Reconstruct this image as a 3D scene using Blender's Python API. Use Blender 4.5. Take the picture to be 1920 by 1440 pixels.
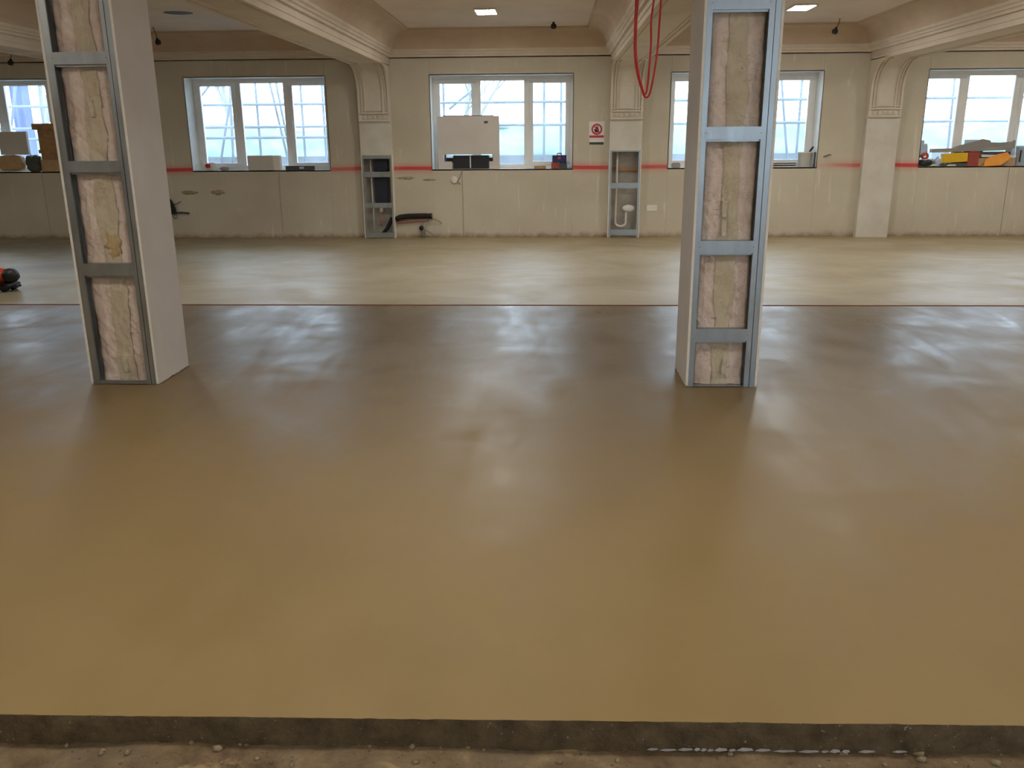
import bpy, math, random
from mathutils import Vector, Matrix, noise

random.seed(7)
for o in list(bpy.data.objects):
    bpy.data.objects.remove(o, do_unlink=True)
SC = bpy.context.scene
COL = SC.collection
R = math.radians

# ------------------------------------------------------------------ camera
EYE = 1.6
FPX = 1600.0
PITCH, YAW, ROLL = R(15.9), R(-2.7), R(-0.43)
fwd = Vector((math.sin(YAW) * math.cos(PITCH), math.cos(YAW) * math.cos(PITCH), -math.sin(PITCH)))
rgt0 = Vector((math.cos(YAW), -math.sin(YAW), 0))
up0 = rgt0.cross(fwd)
rgt = math.cos(ROLL) * rgt0 + math.sin(ROLL) * up0
upv = -math.sin(ROLL) * rgt0 + math.cos(ROLL) * up0
cam_d = bpy.data.cameras.new('camera')
cam_d.sensor_fit = 'HORIZONTAL'
cam_d.sensor_width = 36.0
cam_d.lens = 36.0 * FPX / 1920.0
cam_d.clip_start = 0.05
cam_d.clip_end = 400
cam = bpy.data.objects.new('camera', cam_d)
COL.objects.link(cam)
cam.matrix_world = Matrix(((rgt.x, upv.x, -fwd.x, 0), (rgt.y, upv.y, -fwd.y, 0), (rgt.z, upv.z, -fwd.z, EYE), (0, 0, 0, 1)))
SC.camera = cam


def at(px, py, Y):
    """photo pixel -> point at depth Y"""
    d = rgt * ((px - 960) / FPX) - upv * ((py - 720) / FPX) + fwd
    return Vector((0, 0, EYE)) + d * (Y / d.y)


# ------------------------------------------------------------------ world, exposure
SC.view_settings.view_transform = 'Standard'
SC.view_settings.look = 'None'
SC.view_settings.exposure = 0.58
SC.view_settings.gamma = 1.0
SC.view_settings.use_curve_mapping = False
SKY = 6.0
LAMP = 60.0
w = bpy.data.worlds.new('overcast_sky')
SC.world = w
w.use_nodes = True
bg = w.node_tree.nodes['Background']
bg.inputs[0].default_value = (0.68, 0.83, 1.0, 1)
bg.inputs[1].default_value = SKY
SC.cycles.max_bounces = 10
SC.cycles.diffuse_bounces = 6
SC.cycles.transparent_max_bounces = 12
SC.cycles.sample_clamp_indirect = 8.0


# ------------------------------------------------------------------ materials
def lin(c):
    def f(u):
        u /= 255.0
        return u / 12.92 if u <= 0.04045 else ((u + 0.055) / 1.055) ** 2.4
    return (f(c[0]), f(c[1]), f(c[2]), 1.0)


class Mat:
    def __init__(s, name):
        s.m = bpy.data.materials.new(name)
        s.m.use_nodes = True
        s.t = s.m.node_tree
        s.b = s.t.nodes['Principled BSDF']
        s.pos = None

    def n(s, typ, **kw):
        nd = s.t.nodes.new(typ)
        for k, v in kw.items():
            setattr(nd, k, v)
        return nd

    def link(s, a, b):
        s.t.links.new(a, b)

    def position(s, scale=(1, 1, 1), turn=0.0):
        if s.pos is None:
            s.pos = s.n('ShaderNodeNewGeometry').outputs['Position']
        if scale == (1, 1, 1):
            return s.pos
        mp = s.n('ShaderNodeMapping')
        mp.inputs['Scale'].default_value = scale
        mp.inputs['Rotation'].default_value = (0, 0, R(turn))
        s.link(s.pos, mp.inputs['Vector'])
        return mp.outputs[0]

    def noise(s, scale, detail=4, rough=0.55, stretch=(1, 1, 1), dist=0.0, turn=0.0):
        nd = s.n('ShaderNodeTexNoise')
        nd.inputs['Scale'].default_value = scale
        nd.inputs['Detail'].default_value = detail
        nd.inputs['Roughness'].default_value = rough
        nd.inputs['Distortion'].default_value = dist
        s.link(s.position(stretch, turn), nd.inputs['Vector'])
        return nd.outputs['Fac']

    def ramp(s, fac, stops):
        r = s.n('ShaderNodeValToRGB')
        e = r.color_ramp.elements
        while len(e) < len(stops):
            e.new(0.5)
        for i, (p, c) in enumerate(stops):
            e[i].position = p
            e[i].color = c if len(c) == 4 else (c[0], c[1], c[2], 1)
        s.link(fac, r.inputs[0])
        return r.outputs[0]

    def mix(s, fac, a, b, mode='MIX'):
        m = s.n('ShaderNodeMix', data_type='RGBA', blend_type=mode)
        for v, i in ((fac, 0), (a, 6), (b, 7)):
            if hasattr(v, 'links') or isinstance(v, bpy.types.NodeSocket):
                s.link(v, m.inputs[i])
            else:
                m.inputs[i].default_value = v
        return m.outputs[2]

    def math(s, op, a, b=0.0, clamp=False):
        m = s.n('ShaderNodeMath', operation=op)
        m.use_clamp = clamp
        for v, i in ((a, 0), (b, 1)):
            if isinstance(v, bpy.types.NodeSocket):
                s.link(v, m.inputs[i])
            else:
                m.inputs[i].default_value = v
        return m.outputs[0]

    def smooth(s, v, a, b):
        m = s.n('ShaderNodeMapRange', interpolation_type='SMOOTHSTEP')
        s.link(v, m.inputs[0])
        m.inputs[1].default_value = a
        m.inputs[2].default_value = b
        return m.outputs[0]

    def color(s, c):
        if isinstance(c, bpy.types.NodeSocket):
            s.link(c, s.b.inputs['Base Color'])
        else:
            s.b.inputs['Base Color'].default_value = c
        return s

    def rough(s, r):
        if isinstance(r, bpy.types.NodeSocket):
            s.link(r, s.b.inputs['Roughness'])
        else:
            s.b.inputs['Roughness'].default_value = r
        return s

    def bump(s, h, strength=0.3, dist=0.01):
        b = s.n('ShaderNodeBump')
        b.inputs['Strength'].default_value = strength
        b.inputs['Distance'].default_value = dist
        s.link(h, b.inputs['Height'])
        s.link(b.outputs[0], s.b.inputs['Normal'])
        return s


def simple(name, c, rough=0.6, var=0.12, scale=9.0, metal=0.0):
    """one colour with a little procedural unevenness"""
    m = Mat(name)
    a = lin(c)
    dk = (a[0] * (1 - var), a[1] * (1 - var), a[2] * (1 - var), 1)
    lt = (min(1, a[0] * (1 + var)), min(1, a[1] * (1 + var)), min(1, a[2] * (1 + var)), 1)
    m.color(m.ramp(m.noise(scale), [(0.3, dk), (0.7, lt)]))
    m.rough(rough)
    m.b.inputs['Metallic'].default_value = metal
    return m.m


def mat_wall():
    m = Mat('plasterboard_wall')
    sep = m.n('ShaderNodeSeparateXYZ')
    m.link(m.position(), sep.inputs[0])
    X, Z = sep.outputs[0], sep.outputs[2]
    base = m.ramp(m.noise(0.9, 5), [(0.3, lin((190, 181, 162))), (0.7, lin((207, 199, 181)))])
    base = m.mix(m.smooth(m.noise(24, 3, 0.7), 0.66, 0.74), base, lin((232, 227, 214)))       # filler flecks
    drips = m.smooth(m.noise(3.0, 3, 0.6, (4.0, 1.0, 0.45)), 0.62, 0.72)
    base = m.mix(m.math('MULTIPLY', drips, 0.4), base, lin((230, 225, 212)))
    # dirt splashes just above the floor
    low = m.smooth(m.math('ADD', Z, m.math('MULTIPLY', m.noise(5, 5, 0.7), 0.22)), 0.22, 0.07)
    base = m.mix(m.math('MULTIPLY', low, 0.85), base, lin((120, 92, 58)))
    dots = m.math('MULTIPLY', m.smooth(m.noise(30, 2, 0.5), 0.70, 0.74), m.smooth(Z, 0.5, 0.0))
    base = m.mix(dots, base, lin((84, 62, 40)))
    # red sprayed datum line
    wob = m.math('MULTIPLY', m.math('SUBTRACT', m.noise(1.1, 2), 0.5), 0.05)
    dz = m.math('ABSOLUTE', m.math('SUBTRACT', m.math('ADD', Z, wob), 1.165))
    core = m.smooth(dz, 0.046, 0.020)
    mist = m.math('MULTIPLY', m.smooth(dz, 0.13, 0.02), 0.40)
    stren = m.math('MULTIPLY', m.ramp(m.noise(0.8, 2, 0.4), [(0.36, (0.25, 0.25, 0.25)), (0.52, (1, 1, 1))]), 0.9)
    line = m.math('MULTIPLY', m.math('MAXIMUM', core, mist), stren, True)
    on = m.math('GREATER_THAN', X, -7.2)
    line = m.math('MULTIPLY', line, on)
    for w0, w1 in ((-10.30, -7.93), (-6.15, -3.77), (-2.02, 0.34), (1.94, 4.38), (6.05, 8.42)):      # none under the windows
        cp = m.math('COMPARE', X, (w0 + w1) / 2)
        cp.node.inputs[2].default_value = (w1 - w0) / 2 + 0.005
        line = m.math('MULTIPLY', line, m.math('SUBTRACT', 1.0, cp))
    base = m.mix(line, base, lin((206, 40, 48)))
    m.color(base).rough(0.75)
    m.bump(m.noise(60, 3), 0.08, 0.004)
    return m.m


def mat_plaster(name, a, b, rough=0.8, bumpy=0.15, scale=3.0):
    m = Mat(name)
    c = m.ramp(m.noise(scale, 6, 0.6), [(0.28, lin(a)), (0.72, lin(b))])
    m.color(c).rough(rough)
    m.bump(m.noise(40, 4), bumpy, 0.004)
    return m.m


def mat_near_screed():
    m = Mat('damp_screed')
    big = m.noise(0.5, 4, 0.55, (1, 1, 1), 0.5)
    fine = m.noise(7, 5, 0.6)
    c = m.ramp(big, [(0.30, lin((152, 126, 77))), (0.55, lin((160, 135, 85))), (0.75, lin((166, 142, 94)))])
    c = m.mix(m.math('MULTIPLY', fine, 0.25), c, lin((143, 117, 71)))
    sep = m.n('ShaderNodeSeparateXYZ')
    m.link(m.position(), sep.inputs[0])
    # darker towards the joint: damp, with the dimmer light there painted in
    wet_dim = m.smooth(m.math('ADD', sep.outputs[1], m.math('MULTIPLY', big, 2.0)), 2.8, 9.4)
    c = m.mix(m.math('MULTIPLY', wet_dim, 0.78), c, lin((88, 73, 53)))
    sweeps = m.mix(0.45, m.noise(1.5, 4, 0.6, (0.75, 1.0, 1), 0.9), m.noise(1.3, 4, 0.6, (3.2, 0.8, 1), 0.7, 38))
    m.color(m.mix(m.smooth(sweeps, 0.40, 0.62), m.mix(0.06, c, lin((96, 80, 58))), m.mix(0.05, c, lin((196, 182, 150)))))
    r1 = m.ramp(sweeps, [(0.36, (0.26, 0.26, 0.26)), (0.52, (0.38, 0.38, 0.38)), (0.68, (0.52, 0.52, 0.52))])
    dry = m.ramp(wet_dim, [(0.0, (0.16, 0.16, 0.16)), (1.0, (0.0, 0.0, 0.0))])
    m.rough(m.mix(1.0, r1, dry, 'ADD'))
    m.b.inputs['IOR'].default_value = 1.48
    m.bump(m.mix(0.5, sweeps, m.noise(0.7, 2)), 0.02, 0.05)
    return m.m


def mat_far_screed():
    m = Mat('drying_screed')
    big = m.noise(0.9, 5, 0.62, (0.8, 1.0, 1), 0.8)
    c = m.ramp(big, [(0.3, lin((150, 136, 105))), (0.55, lin((165, 153, 125))), (0.75, lin((178, 169, 146)))])
    sep = m.n('ShaderNodeSeparateXYZ')
    m.link(m.position(), sep.inputs[0])
    left_tone = m.math('MULTIPLY', m.smooth(sep.outputs[0], -3.5, -6.8), m.smooth(m.noise(0.7, 4), 0.25, 0.6))  # greyer and darker towards the left side
    c = m.mix(m.math('MULTIPLY', left_tone, 0.75), c, lin((126, 118, 100)))
    edge = m.smooth(sep.outputs[1], 14.1, 14.8)
    c = m.mix(m.math('MULTIPLY', edge, 0.5), c, lin((150, 122, 74)))
    m.color(c)
    m.rough(m.ramp(m.noise(1.3, 4, 0.6, (0.8, 1.0, 1), 1.0), [(0.3, (0.36, 0.36, 0.36)), (0.7, (0.55, 0.55, 0.55))]))
    m.bump(m.noise(2.5, 4), 0.08, 0.02)
    return m.m


def mat_subfloor():
    m = Mat('old_concrete_subfloor')
    c = m.ramp(m.noise(9, 7, 0.7), [(0.28, lin((84, 70, 52))), (0.45, lin((128, 106, 78))), (0.6, lin((148, 128, 98))), (0.75, lin((182, 160, 120)))])
    c = m.mix(m.math('MULTIPLY', m.smooth(m.noise(3.2, 4), 0.50, 0.64), 0.5), c, lin((118, 108, 90)))
    c = m.mix(m.math('MULTIPLY', m.smooth(m.noise(4.5, 5, 0.6, (1, 1, 1), 0.5), 0.60, 0.66), 0.7), c, lin((190, 168, 122)))
    c = m.mix(m.smooth(m.noise(70, 3, 0.7), 0.64, 0.70), c, lin((70, 58, 42)))
    m.color(c).rough(0.85)
    m.bump(m.noise(38, 6, 0.7), 0.8, 0.014)
    return m.m


def mat_edge():
    m = Mat('damp_screed_edge')
    c = m.ramp(m.noise(14, 7, 0.7), [(0.28, lin((58, 47, 30))), (0.5, lin((98, 82, 56))), (0.75, lin((122, 104, 74)))])
    c = m.mix(m.smooth(m.noise(90, 2, 0.5), 0.70, 0.75), c, lin((172, 164, 138)))
    m.color(c).rough(0.7)
    m.bump(m.noise(55, 6, 0.7), 0.8, 0.012)
    return m.m


def mat_pink(name, a, b, crack):
    m = Mat(name)
    c = m.ramp(m.noise(9, 6, 0.65, (1, 1, 0.8)), [(0.28, lin(a)), (0.7, lin(b))])
    lines = m.noise(11, 5, 0.7, (0.8, 1, 2.4), 1.2)
    d = m.math('ABSOLUTE', m.math('SUBTRACT', lines, 0.5))
    cr = m.math('MULTIPLY', m.smooth(d, 0.010, 0.0), m.smooth(m.noise(6, 2), 0.48, 0.6))
    c = m.mix(m.math('MULTIPLY', cr, 0.8), c, lin(crack))
    c = m.mix(m.math('MULTIPLY', m.smooth(m.noise(4, 4), 0.58, 0.7), 0.4), c, lin((168, 150, 104)))
    m.color(c).rough(0.9)
    m.bump(m.noise(45, 6, 0.7), 0.6, 0.01)
    return m.m


def mat_steel(name, c, rough=0.38, metal=0.85):
    m = Mat(name)
    a = lin(c)
    k = m.noise(18, 4, 0.6, (1, 1, 0.25))
    m.color(m.ramp(k, [(0.3, (a[0] * .88, a[1] * .88, a[2] * .88, 1)), (0.7, (min(1, a[0] * 1.1), min(1, a[1] * 1.1), min(1, a[2] * 1.1), 1))]))
    m.rough(m.ramp(k, [(0.3, (rough - .06,) * 3), (0.7, (rough + .08,) * 3)]))
    m.b.inputs['Metallic'].default_value = metal
    return m.m


def mat_glass():
    m = Mat('window_glass')
    t = m.t
    out = t.nodes['Material Output']
    tr = m.n('ShaderNodeBsdfTransparent')
    tr.inputs[0].default_value = (0.93, 0.96, 0.97, 1)
    gl = m.n('ShaderNodeBsdfGlossy')
    gl.inputs['Roughness'].default_value = 0.03
    fr = m.n('ShaderNodeFresnel')
    fr.inputs[0].default_value = 1.45
    df = m.n('ShaderNodeBsdfTranslucent')          # dust on the panes
    df.inputs[0].default_value = (0.85, 0.92, 1.0, 1)
    mx = m.n('ShaderNodeMixShader')
    m.link(fr.outputs[0], mx.inputs[0])
    m.link(tr.outputs[0], mx.inputs[1])
    m.link(gl.outputs[0], mx.inputs[2])
    mx2 = m.n('ShaderNodeMixShader')
    dust = m.math('MULTIPLY', m.noise(2.0, 4), 0.16)
    m.link(dust, mx2.inputs[0])
    m.link(mx.outputs[0], mx2.inputs[1])
    m.link(df.outputs[0], mx2.inputs[2])
    m.link(mx2.outputs[0], out.inputs[0])
    return m.m


def mat_emit(name, c, s):
    m = Mat(name)
    m.color((0.8, 0.8, 0.8, 1))
    m.b.inputs['Emission Color'].default_value = c
    m.b.inputs['Emission Strength'].default_value = s
    return m.m


M = {}
M['wall'] = mat_wall()
M['brick'] = mat_plaster('masonry_backing', (176, 170, 160), (206, 200, 190), 0.95, 0.5, 6)
M['plaster'] = mat_plaster('painted_plaster', (208, 199, 184), (222, 214, 200))
M['skim'] = mat_plaster('skimmed_plaster', (200, 195, 182), (224, 220, 210), 0.8, 0.12, 2.2)
M['ceiling'] = mat_plaster('stained_ceiling_plaster', (212, 196, 182), (230, 216, 203), 0.85, 0.1, 0.9)
M['coving'] = mat_plaster('shade_toned_coving', (190, 167, 144), (208, 188, 166), 0.85, 0.12, 1.4)  # browner than the cornice because its shade is put into the colour
M['cornice'] = mat_plaster('cornice_plaster', (208, 195, 178), (224, 212, 197), 0.8, 0.1, 2.0)
M['near'] = mat_near_screed()
M['far'] = mat_far_screed()
M['sub'] = mat_subfloor()
M['edge'] = mat_edge()
M['pink'] = mat_pink('pink_render', (216, 192, 174), (238, 221, 206), (92, 66, 54))
M['green'] = mat_pink('green_grey_render', (194, 178, 150), (216, 202, 176), (104, 86, 62))
M['steel'] = mat_steel('galvanised_steel', (168, 174, 176))
M['board'] = mat_plaster('grey_plasterboard_face', (200, 194, 187), (212, 206, 200), 0.8, 0.06, 2.0)
M['boardedge'] = mat_plaster('gypsum_edge', (226, 220, 206), (240, 235, 224), 0.85, 0.3, 30)
M['reveal'] = simple('white_reveal_board', (228, 228, 224), 0.6, 0.05)
M['pvc'] = simple('white_window_plastic', (232, 232, 230), 0.35, 0.03)
M['glass'] = mat_glass()
M['lamp'] = mat_emit('lit_diffuser', (1.0, 0.945, 0.85, 1), LAMP)
M['white'] = simple('white_plastic', (226, 224, 216), 0.45, 0.03)
M['black'] = simple('black_plastic', (30, 29, 30), 0.5, 0.15)
M['darkgrey'] = simple('dark_grey_plastic', (70, 70, 74), 0.55, 0.15)
M['red'] = simple('red_cable_sheath', (244, 74, 78), 0.5, 0.08)
M['blackrub'] = simple('black_foam_lagging', (34, 33, 33), 0.85, 0.2, 30)
M['pinkpipe'] = simple('pinkish_copper_pipe', (176, 130, 118), 0.45, 0.1)
M['pipe'] = simple('white_pipe', (224, 220, 208), 0.4, 0.04)
M['navy'] = simple('navy_plastic', (38, 44, 92), 0.4, 0.08)
M['yellow'] = simple('yellow_carton', (226, 180, 22), 0.6, 0.06)
M['orange'] = simple('orange_paper', (228, 152, 50), 0.6, 0.08)
M['rust'] = simple('reddish_brown_carton', (156, 70, 56), 0.7, 0.1)
M['wood'] = simple('brown_timber', (166, 128, 88), 0.7, 0.25, 14)
M['card'] = simple('tan_cardboard', (190, 158, 118), 0.8, 0.12)
M['dkgreen'] = simple('dark_green_sack', (76, 82, 70), 0.6, 0.25, 18)
M['greyboard'] = simple('grey_board', (150, 146, 140), 0.7, 0.08)
M['bluebag'] = simple('pale_blue_polythene', (188, 206, 226), 0.3, 0.1, 22)
M['orangeshell'] = simple('orange_red_shell', (206, 62, 24), 0.4, 0.1)
M['galvtube'] = mat_steel('scaffold_tube_steel', (112, 124, 136), 0.6, 0.0)
M['plank'] = simple('weathered_scaffold_board', (116, 122, 132), 0.85, 0.15, 6)
M['bluesheet'] = simple('blue_grey_sheet', (66, 88, 150), 0.6, 0.12, 5)
M['bark'] = simple('bare_bark', (128, 122, 120), 0.9, 0.2)
M['grass'] = simple('pale_grass', (112, 126, 112), 0.95, 0.2, 1.5)
M['hedge'] = simple('hedge_leaves', (106, 126, 120), 0.95, 0.25, 3)
M['signred'] = simple('sign_red', (190, 52, 66), 0.5, 0.04)
M['signwhite'] = simple('sign_white', (232, 228, 224), 0.5, 0.02)
M['darkblue'] = simple('dark_blue_black_board', (34, 40, 54), 0.6, 0.2)
M['smear'] = simple('brown_smear', (164, 146, 118), 0.9, 0.2, 20)
M['tie'] = simple('dull_metal_tie', (198, 188, 166), 0.6, 0.12, 30)
M['strip'] = simple('reddish_timber_strip', (142, 84, 60), 0.8, 0.2, 12)
M['poly'] = simple('dirty_polythene', (168, 166, 164), 0.35, 0.2, 40)


# ------------------------------------------------------------------ mesh helpers
LOC = {}


class MB:
    def __init__(s):
        s.v, s.f, s.sm = [], [], []

    def add(s, vs, fs, smooth=False, mat=None):
        k = len(s.v)
        for p in vs:
            p = Vector(p)
            s.v.append(mat @ p if mat is not None else p)
        for f in fs:
            s.f.append([i + k for i in f])
            s.sm.append(smooth)
        return s

    def box(s, x0, x1, y0, y1, z0, z1, mat=None):
        vs = [(x, y, z) for z in (z0, z1) for y in (y0, y1) for x in (x0, x1)]
        return s.add(vs, [(0, 2, 3, 1), (4, 5, 7, 6), (0, 1, 5, 4), (2, 6, 7, 3), (0, 4, 6, 2), (1, 3, 7, 5)], False, mat)

    def ring(s, x0, x1, z0, z1, b, y0, y1, bz=None):
        bz = b if bz is None else bz
        s.box(x0, x1, y0, y1, z0, z0 + bz)
        s.box(x0, x1, y0, y1, z1 - bz, z1)
        s.box(x0, x0 + b, y0, y1, z0 + bz, z1 - bz)
        s.box(x1 - b, x1, y0, y1, z0 + bz, z1 - bz)
        return s

    def prism(s, poly, axis, a, b, mat=None):
        """poly in the two other axes (in xyz order), pushed from a to b along axis"""
        def mk(p, t):
            q = list(p)
            q.insert(axis, t)
            return q
        n = len(poly)
        vs = [mk(p, a) for p in poly] + [mk(p, b) for p in poly]
        fs = [(i, (i + 1) % n, n + (i + 1) % n, n + i) for i in range(n)]
        fs += [tuple(range(n))[::-1], tuple(range(n, 2 * n))]
        return s.add(vs, fs, False, mat)

    def tube(s, pts, r, n=8, caps=True, mat=None):
        pts = [Vector(p) for p in pts]
        rs = r if isinstance(r, (list, tuple)) else [r] * len(pts)
        rings = []
        ref = None
        for i, p in enumerate(pts):
            d = (pts[min(i + 1, len(pts) - 1)] - pts[max(i - 1, 0)]).normalized()
            if ref is None:
                ref = Vector((0, 0, 1)) if abs(d.z) < 0.9 else Vector((1, 0, 0))
            u = (ref - d * ref.dot(d)).normalized()
            ref = u
            v = d.cross(u)
            rings.append([p + (u * math.cos(2 * math.pi * k / n) + v * math.sin(2 * math.pi * k / n)) * rs[i] for k in range(n)])
        vs = [q for g in rings for q in g]
        fs = [(i * n + k, i * n + (k + 1) % n, (i + 1) * n + (k + 1) % n, (i + 1) * n + k) for i in range(len(pts) - 1) for k in range(n)]
        s.add(vs, fs, True, mat)
        if caps:
            k = len(s.v) - len(vs)
            s.f.append([k + i for i in range(n)][::-1])
            s.f.append([k + (len(pts) - 1) * n + i for i in range(n)])
            s.sm += [False, False]
        return s

    def lathe(s, prof, c, n=20, mat=None):
        c = Vector(c)
        vs = [c + Vector((r * math.cos(2 * math.pi * k / n), r * math.sin(2 * math.pi * k / n), z)) for r, z in prof for k in range(n)]
        fs = [(i * n + k, i * n + (k + 1) % n, (i + 1) * n + (k + 1) % n, (i + 1) * n + k) for i in range(len(prof) - 1) for k in range(n)]
        return s.add(vs, fs, True, mat)

    def grid(s, fn, nu, nv, smooth=True):
        vs = [fn(i / nu, j / nv) for j in range(nv + 1) for i in range(nu + 1)]
        fs = [(j * (nu + 1) + i, j * (nu + 1) + i + 1, (j + 1) * (nu + 1) + i + 1, (j + 1) * (nu + 1) + i) for j in range(nv) for i in range(nu)]
        return s.add(vs, fs, smooth)

    def blob(s, c, r, amp=0.15, seed=0.0, nu=16, nv=10, freq=1.6, sq=False):
        c = Vector(c)
        def fn(u, v):
            a, b = u * 2 * math.pi, (v - 0.5) * math.pi
            d = Vector((math.cos(a) * math.cos(b), math.sin(a) * math.cos(b), math.sin(b)))
            if sq:
                g_ = (abs(d.x) ** 4 + abs(d.y) ** 4 + abs(d.z) ** 4) ** 0.25
                d = d / g_
            k = 1 + amp * noise.noise(d * freq + Vector((seed, seed * 1.7, 0)))
            return c + Vector((d.x * r[0], d.y * r[1], d.z * r[2])) * k
        return s.grid(fn, nu, nv)

    def build(s, name, mat, parent=None, base=None, bevel=0.0, label=None):
        me = bpy.data.meshes.new(name)
        off = LOC[parent.name] if parent is not None else Vector(base or (0, 0, 0))
        me.from_pydata([tuple(p - off) for p in s.v], [], s.f)
        me.polygons.foreach_set('use_smooth', s.sm)
        me.materials.append(M[mat] if isinstance(mat, str) else mat)
        me.update()
        import bmesh
        bm = bmesh.new()
        bm.from_mesh(me)
        bmesh.ops.recalc_face_normals(bm, faces=bm.faces)
        bm.to_mesh(me)
        bm.free()
        o = bpy.data.objects.new(name, me)
        COL.objects.link(o)
        if parent is not None:
            o.parent = parent
        else:
            o.location = off
        LOC[o.name] = off
        if bevel:
            bv = o.modifiers.new('soft_edge', 'BEVEL')
            bv.width = bevel
            bv.segments = 2
            bv.limit_method = 'ANGLE'
        if label:
            o['label'] = label
        return o


def empty(name, loc):
    o = bpy.data.objects.new(name, None)
    o.empty_display_size = 0.1
    o.location = loc
    COL.objects.link(o)
    LOC[o.name] = Vector(loc)
    return o


def tag(o, label, cat, group=None):
    o['label'] = label
    o['category'] = cat
    if 'kind' not in o:
        o['kind'] = 'thing'
    if group:
        o['group'] = group
    return o


def struct(o):
    o['kind'] = 'structure'
    return o


def rot(c, rx=0, ry=0, rz=0):
    c = Vector(c)
    return Matrix.Translation(c) @ Matrix.Rotation(R(rz), 4, 'Z') @ Matrix.Rotation(R(ry), 4, 'Y') @ Matrix.Rotation(R(rx), 4, 'X')


# ------------------------------------------------------------------ dimensions
YW = 14.83                 # face of the window wall
XL, XR = -11.5, 9.28       # side walls
YB = -3.6                  # wall behind the photographer
ZC = 3.33                  # ceiling
ZS = 2.80                  # beam soffit
ZK = 2.93                  # underside of the cornice
PIL = [(-7.36, -6.83), (-3.21, -2.68), (0.95, 1.48), (5.10, 5.62)]
BAYS = [(XL, -7.36), (-6.83, -3.21), (-2.68, 0.95), (1.48, 5.10), (5.62, XR)]
WIN = [(-10.30, -7.93), (-6.15, -3.77), (-2.02, 0.34), (1.94, 4.38), (6.05, 8.42)]
WZ0, WZ1 = 1.145, 2.65
YSEAM = 8.52
ZSUB = -0.082


def yedge(x):
    return 2.087 + 0.0187 * x


# ------------------------------------------------------------------ floors
sub = MB()
sub.box(XL, XR, YB, yedge(0) - 0.9, ZSUB - 0.1, ZSUB - 0.006)
sub.box(XL, XR, yedge(0) - 0.9, YW + 0.1, ZSUB - 0.1, ZSUB - 0.012)


def subz(x, y):
    p = Vector((x * 3.1, y * 3.1, 0))
    return ZSUB + 0.010 * noise.fractal(p, 0.9, 2.1, 5) + 0.004 * noise.noise(p * 9) - 0.004


sub.grid(lambda u, v: (-3.2 + 6.4 * u, 1.15 + 1.15 * v, subz(-3.2 + 6.4 * u, 1.15 + 1.15 * v)), 320, 58)
floor = struct(sub.build('floor', 'sub'))

ns = MB()
n_ = 240
ex = [XL + (XR - XL) * i / n_ for i in range(n_ + 1)]


def edge_y(x):
    return yedge(x) + 0.004 * noise.noise(Vector((x * 6, 0, 3))) + 0.003 * noise.noise(Vector((x * 21, 0, 1)))


vs, fs = [], []
for x in ex:
    vs += [(x, edge_y(x) + 0.004, 0), (x, YSEAM - 0.012, 0)]
for i in range(n_):
    fs.append((2 * i, 2 * i + 2, 2 * i + 3, 2 * i + 1))
ns.add(vs, fs)
near = struct(ns.build('floor_near_screed', 'near'))
eg = MB()


def edgefn(u, v):
    x = -4.0 + 8.0 * u
    yy = edge_y(x) + 0.004
    z = ZSUB - 0.02 + (0.0 - ZSUB + 0.02) * v
    k = math.sin(v * math.pi) ** 0.5 if 0 < v < 1 else 0.0
    bulge = 0.010 * noise.fractal(Vector((x * 9, z * 14, 2)), 0.8, 2.0, 5) * k + 0.012 * (1 - v)
    return (x, yy - bulge - 0.004 * k, z if v < 1 else 0.001 + 0.001 * noise.noise(Vector((x * 30, 0, 0))))


eg.grid(edgefn, 700, 12)
eg.box(XL, -4.0, yedge(-4), yedge(-4) + 0.03, ZSUB - .02, 0)
eg.box(4.0, XR, yedge(4), yedge(4) + 0.03, ZSUB - .02, 0)
eg.build('screed_edge', 'edge', near)
pl = MB()


x = 0.28
while x < 1.05:
    L_ = random.uniform(0.015, 0.07)
    y_, z_ = edge_y(x) - 0.016, ZSUB + 0.004
    hh = random.uniform(0.003, 0.008)
    pl.add([(x, y_, z_), (x + L_ * .4, y_ - .003, z_ - .001), (x + L_, y_, z_ + .001), (x + L_ * .9, y_ + .004, z_ + hh * .7), (x + L_ * .35, y_ + .003, z_ + hh)], [(0, 1, 2, 3, 4)])
    x += L_ * (1.05 if x < 0.8 else 1.9)
pl.build('polythene_sheet', 'poly', near, label='torn strip of pale polythene showing under the screed edge')

fsm = MB()
fsm.box(XL, XR, YSEAM, YW + 0.12, ZSUB, 0.004)
far = struct(fsm.build('floor_far_screed', 'far'))
MB().box(XL, XR, YSEAM - 0.014, YSEAM, -0.05, 0.006).build('joint_strip', 'strip', far)

# loose crumbs and small stones on the old concrete, too many to count
cr = MB()
for i in range(260):
    x = random.uniform(-1.9, 1.9)
    y = yedge(x) - 0.01 - random.random() ** 1.5 * 0.45
    s_ = random.choice((0.003, 0.004, 0.005, 0.008, 0.012 if random.random() < .4 else .005))
    cr.blob((x, y, subz(x, y) + s_ * 0.35), (s_ * random.uniform(.8, 1.5), s_, s_ * .7), 0.5, i * 3.1, 6, 4)
o = cr.build('mortar_crumbs', mat_plaster('mortar_crumb', (108, 94, 70), (172, 156, 124), 0.9, 0.3, 30), None, (0, 1.9, ZSUB))
o['kind'] = 'stuff'
tag(o, 'scattered mortar crumbs on the rough concrete below the screed edge', 'crumbs')

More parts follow.
